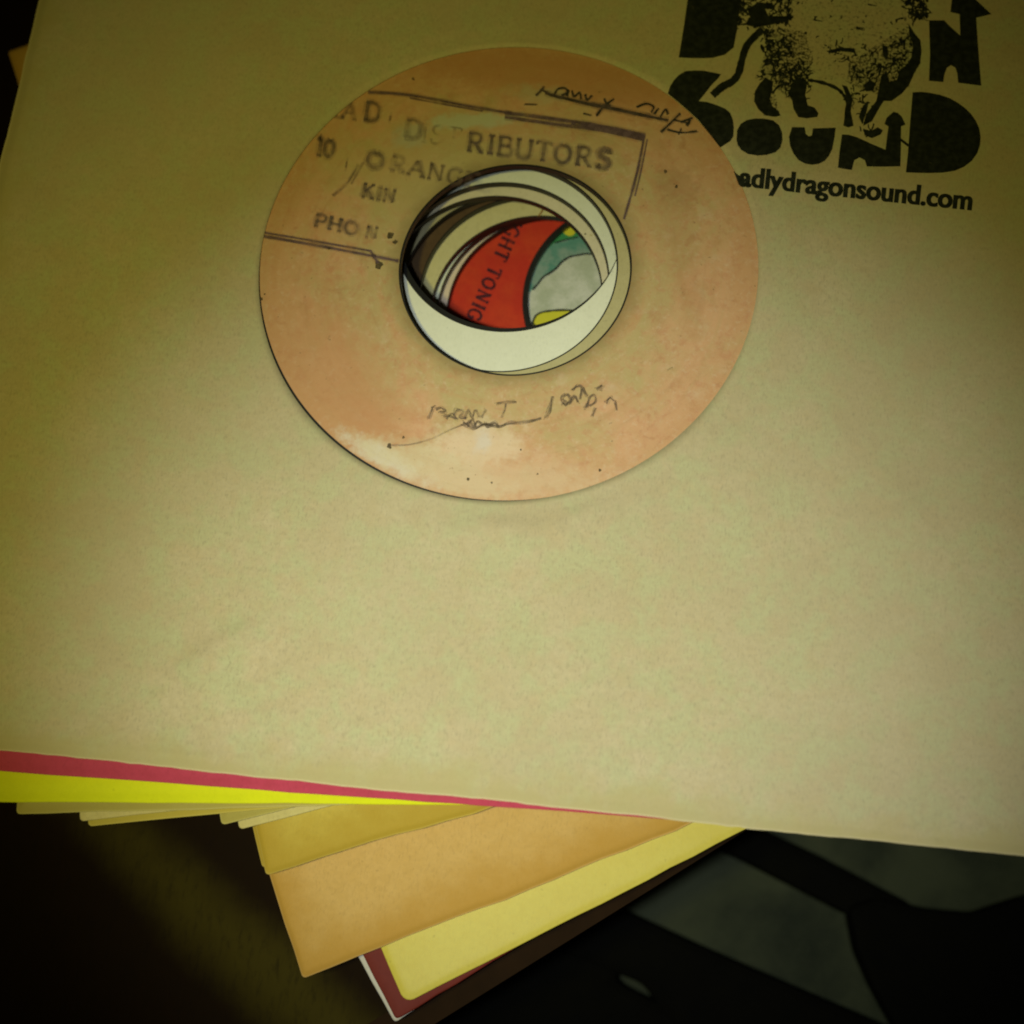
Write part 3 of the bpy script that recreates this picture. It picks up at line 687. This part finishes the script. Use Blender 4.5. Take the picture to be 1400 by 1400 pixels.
# the engraved animal between the letters
pr = Print(); z5 = (1000, 0, 5.0)
pr.stroke(cp([(770, 215), (715, 265), (650, 340), (615, 445), (590, 540), (545, 598), (470, 640), (398, 705)], *c4), 9.5, 0, taper=-.1, rough=.1)
for q in [
    [(705, 745), (712, 670), (745, 615), (790, 570), (840, 600), (842, 660), (822, 720), (840, 780), (885, 815), (900, 850), (860, 860), (790, 850), (738, 805)],
    [(955, 690), (980, 625), (1010, 570), (1075, 575), (1095, 630), (1082, 700), (1100, 775), (1150, 792), (1180, 835), (1170, 862), (1090, 872), (1030, 862), (995, 800), (985, 740)],
]: pr.poly(cp(q, *c4), 0)
for q in [
    [(1210, 160), (1250, 225), (1292, 275), (1300, 350), (1290, 430), (1250, 500), (1215, 580), (1165, 640), (1095, 690), (1040, 690), (1060, 620), (1075, 560), (1130, 545), (1150, 480), (1200, 440), (1235, 380), (1240, 300), (1215, 235)],
    [(1030, 310), (1065, 315), (1075, 370), (1055, 405), (1035, 380)],
    [(1020, 540), (1060, 480), (1080, 560), (1060, 660), (1010, 740), (960, 830), (900, 860), (920, 780), (990, 690)],
    [(900, 580), (950, 545), (985, 570), (970, 620), (920, 625)],
    [(765, 860), (775, 780), (800, 700), (770, 620), (755, 580), (790, 590), (830, 680), (815, 760), (835, 860), (800, 872)],
    [(900, 880), (955, 895), (1000, 870), (1035, 890), (1020, 920), (960, 945), (910, 925)],
    [(940, 690), (925, 760), (895, 850), (870, 800), (900, 720)],
    [(645, 350), (740, 325), (840, 330), (855, 375), (830, 360), (740, 350), (690, 365)],
    [(90, 170), (130, 110), (110, 60), (180, 20), (280, 20), (300, 70), (230, 60), (250, 110), (370, 110), (375, 150), (250, 175), (170, 190)],
]: pr.poly(cp(q, *z5), 0)
pr.stroke(cp([(520, 548), (600, 560), (690, 590), (750, 630), (790, 700), (785, 790)], *z5), 4.5, 0, rough=.3)
pr.stroke(cp([(280, 640), (310, 600), (350, 580), (395, 575)], *z5), 3.2, 0, rough=.3)
R = random.Random(3)
def scrib(x0, y0, x1, y1, cnt, r0, r1, wig=True):
    for _ in range(int(cnt * 1.5)):
        x, y = R.uniform(x0, x1), R.uniform(y0, y1)
        if wig and R.random() < .65:
            a = R.uniform(0, 6.3); L = R.uniform(18, 50); q = [(x, y)]
            for _k in range(3):
                a += R.uniform(-1.0, 1.0); q.append((q[-1][0] + L * .5 * math.cos(a), q[-1][1] + L * .5 * math.sin(a)))
            pr.stroke(cp(q, *z5), R.uniform(1.3, 3.0), 0, taper=.4, rough=.3)
        else: pr.blot((1000 + x / 5, y / 5), R.uniform(r0, r1), 0, 8, .5, R.uniform(1, 2.2), R.uniform(0, 3))
scrib(215, 210, 420, 600, 120, 1.0, 2.6)        # flank
scrib(400, 420, 530, 680, 46, 1.0, 2.4)
scrib(20, -80, 400, 190, 100, 1.2, 3.2)
scrib(1170, -60, 1340, 130, 70, 1.2, 3.2)
scrib(800, 440, 1060, 620, 48, .8, 2.2)
scrib(640, 300, 1010, 420, 24, .7, 1.6)
scrib(1080, 250, 1230, 600, 55, 1.0, 2.4)
scrib(790, 620, 900, 700, 10, .6, 1.5); scrib(880, 700, 1000, 920, 12, .6, 1.5)
scrib(400, -60, 1180, 280, 14, .7, 1.6, False)
for (x, y) in [(590, 140), (880, 200), (960, 35), (880, 190), (480, 370)]:
    pr.stroke(cp([(x - 28, y - 5), (x + 30, y + 6)], *z5), 2.2, 0, taper=.5)
pr.build('animal_engraving', STAMP, kr, korg, kh)
pr = Print()
for q in [[(215, 220), (330, 190), (500, 220), (560, 400), (520, 560), (400, 680), (300, 600), (220, 560), (195, 460), (245, 330)],
          [(800, 430), (1000, 300), (1200, 180), (1290, 280), (1295, 430), (1200, 600), (1080, 660), (980, 640), (860, 600), (790, 560)],
          [(150, 640), (260, 560), (300, 640), (330, 780), (220, 790)]]: pr.poly(cp(q, *z5), -.012)
pr.build('engraving_tint', ink('thin_stamp_ink', (.012, .015, .006), .7, (.44, .62), 2.4, fine=True), kr, korg, kh)
pr = Print()
pr.poly(cp([(330, -100), (1190, -100), (1215, 180), (1050, 330), (820, 560), (600, 540), (500, 400), (400, 200)], *z5), -.02)
pr.build('body_specks', ink('sparse_stamp_ink', (.012, .015, .006), .55, (.53, .70), 2.0, fine=True), kr, korg, kh)

# web address under the stamp
cu = bpy.data.curves.new('address', 'FONT'); cu.body = 'adlydragonsound.com'; cu.size = 1.0; cu.offset = .022; cu.space_character = 1.0
to = bpy.data.objects.new('address', cu); COL.objects.link(to)
bpy.context.view_layer.update()
me = bpy.data.meshes.new_from_object(to.evaluated_get(bpy.context.evaluated_depsgraph_get()))
bpy.data.objects.remove(to); bpy.data.curves.remove(cu)
tv = np.array([v.co[:2] for v in me.vertices]); tf = [tuple(p.vertices) for p in me.polygons]
x0, x1 = tv[:, 0].min(), tv[:, 0].max()
A_, B_ = np.array([1010., 254.]), np.array([1327., 287.])     # base line in the photo
e = B_ - A_; L = np.linalg.norm(e); e /= L; nn = np.array([e[1], -e[0]])
k = L / (x1 - x0)
pr = Print()
pp = A_ + ((tv[:, :1] - x0) * k) * e + (tv[:, 1:] * k * 1.06) * nn
W = at(pp, 0)
pr.V = [(q[0], q[1], 0.0) for q in W]; pr.F = list(tf)
for sh, dz in ((.045, .004), (.0225, .008)):                       # struck again a hair to the side: bold
    W2 = at(pp + e * k * sh, 0); b0 = len(pr.V)
    pr.V += [(q[0], q[1], dz) for q in W2]; pr.F += [tuple(i + b0 for i in f) for f in tf]
pr.poly([(1003, 234), (1010, 240), (1017, 240), (1019, 252), (1010, 253)], 0)
pr.build('web_address', STAMP, kr, korg, kh)
bpy.data.meshes.remove(me)
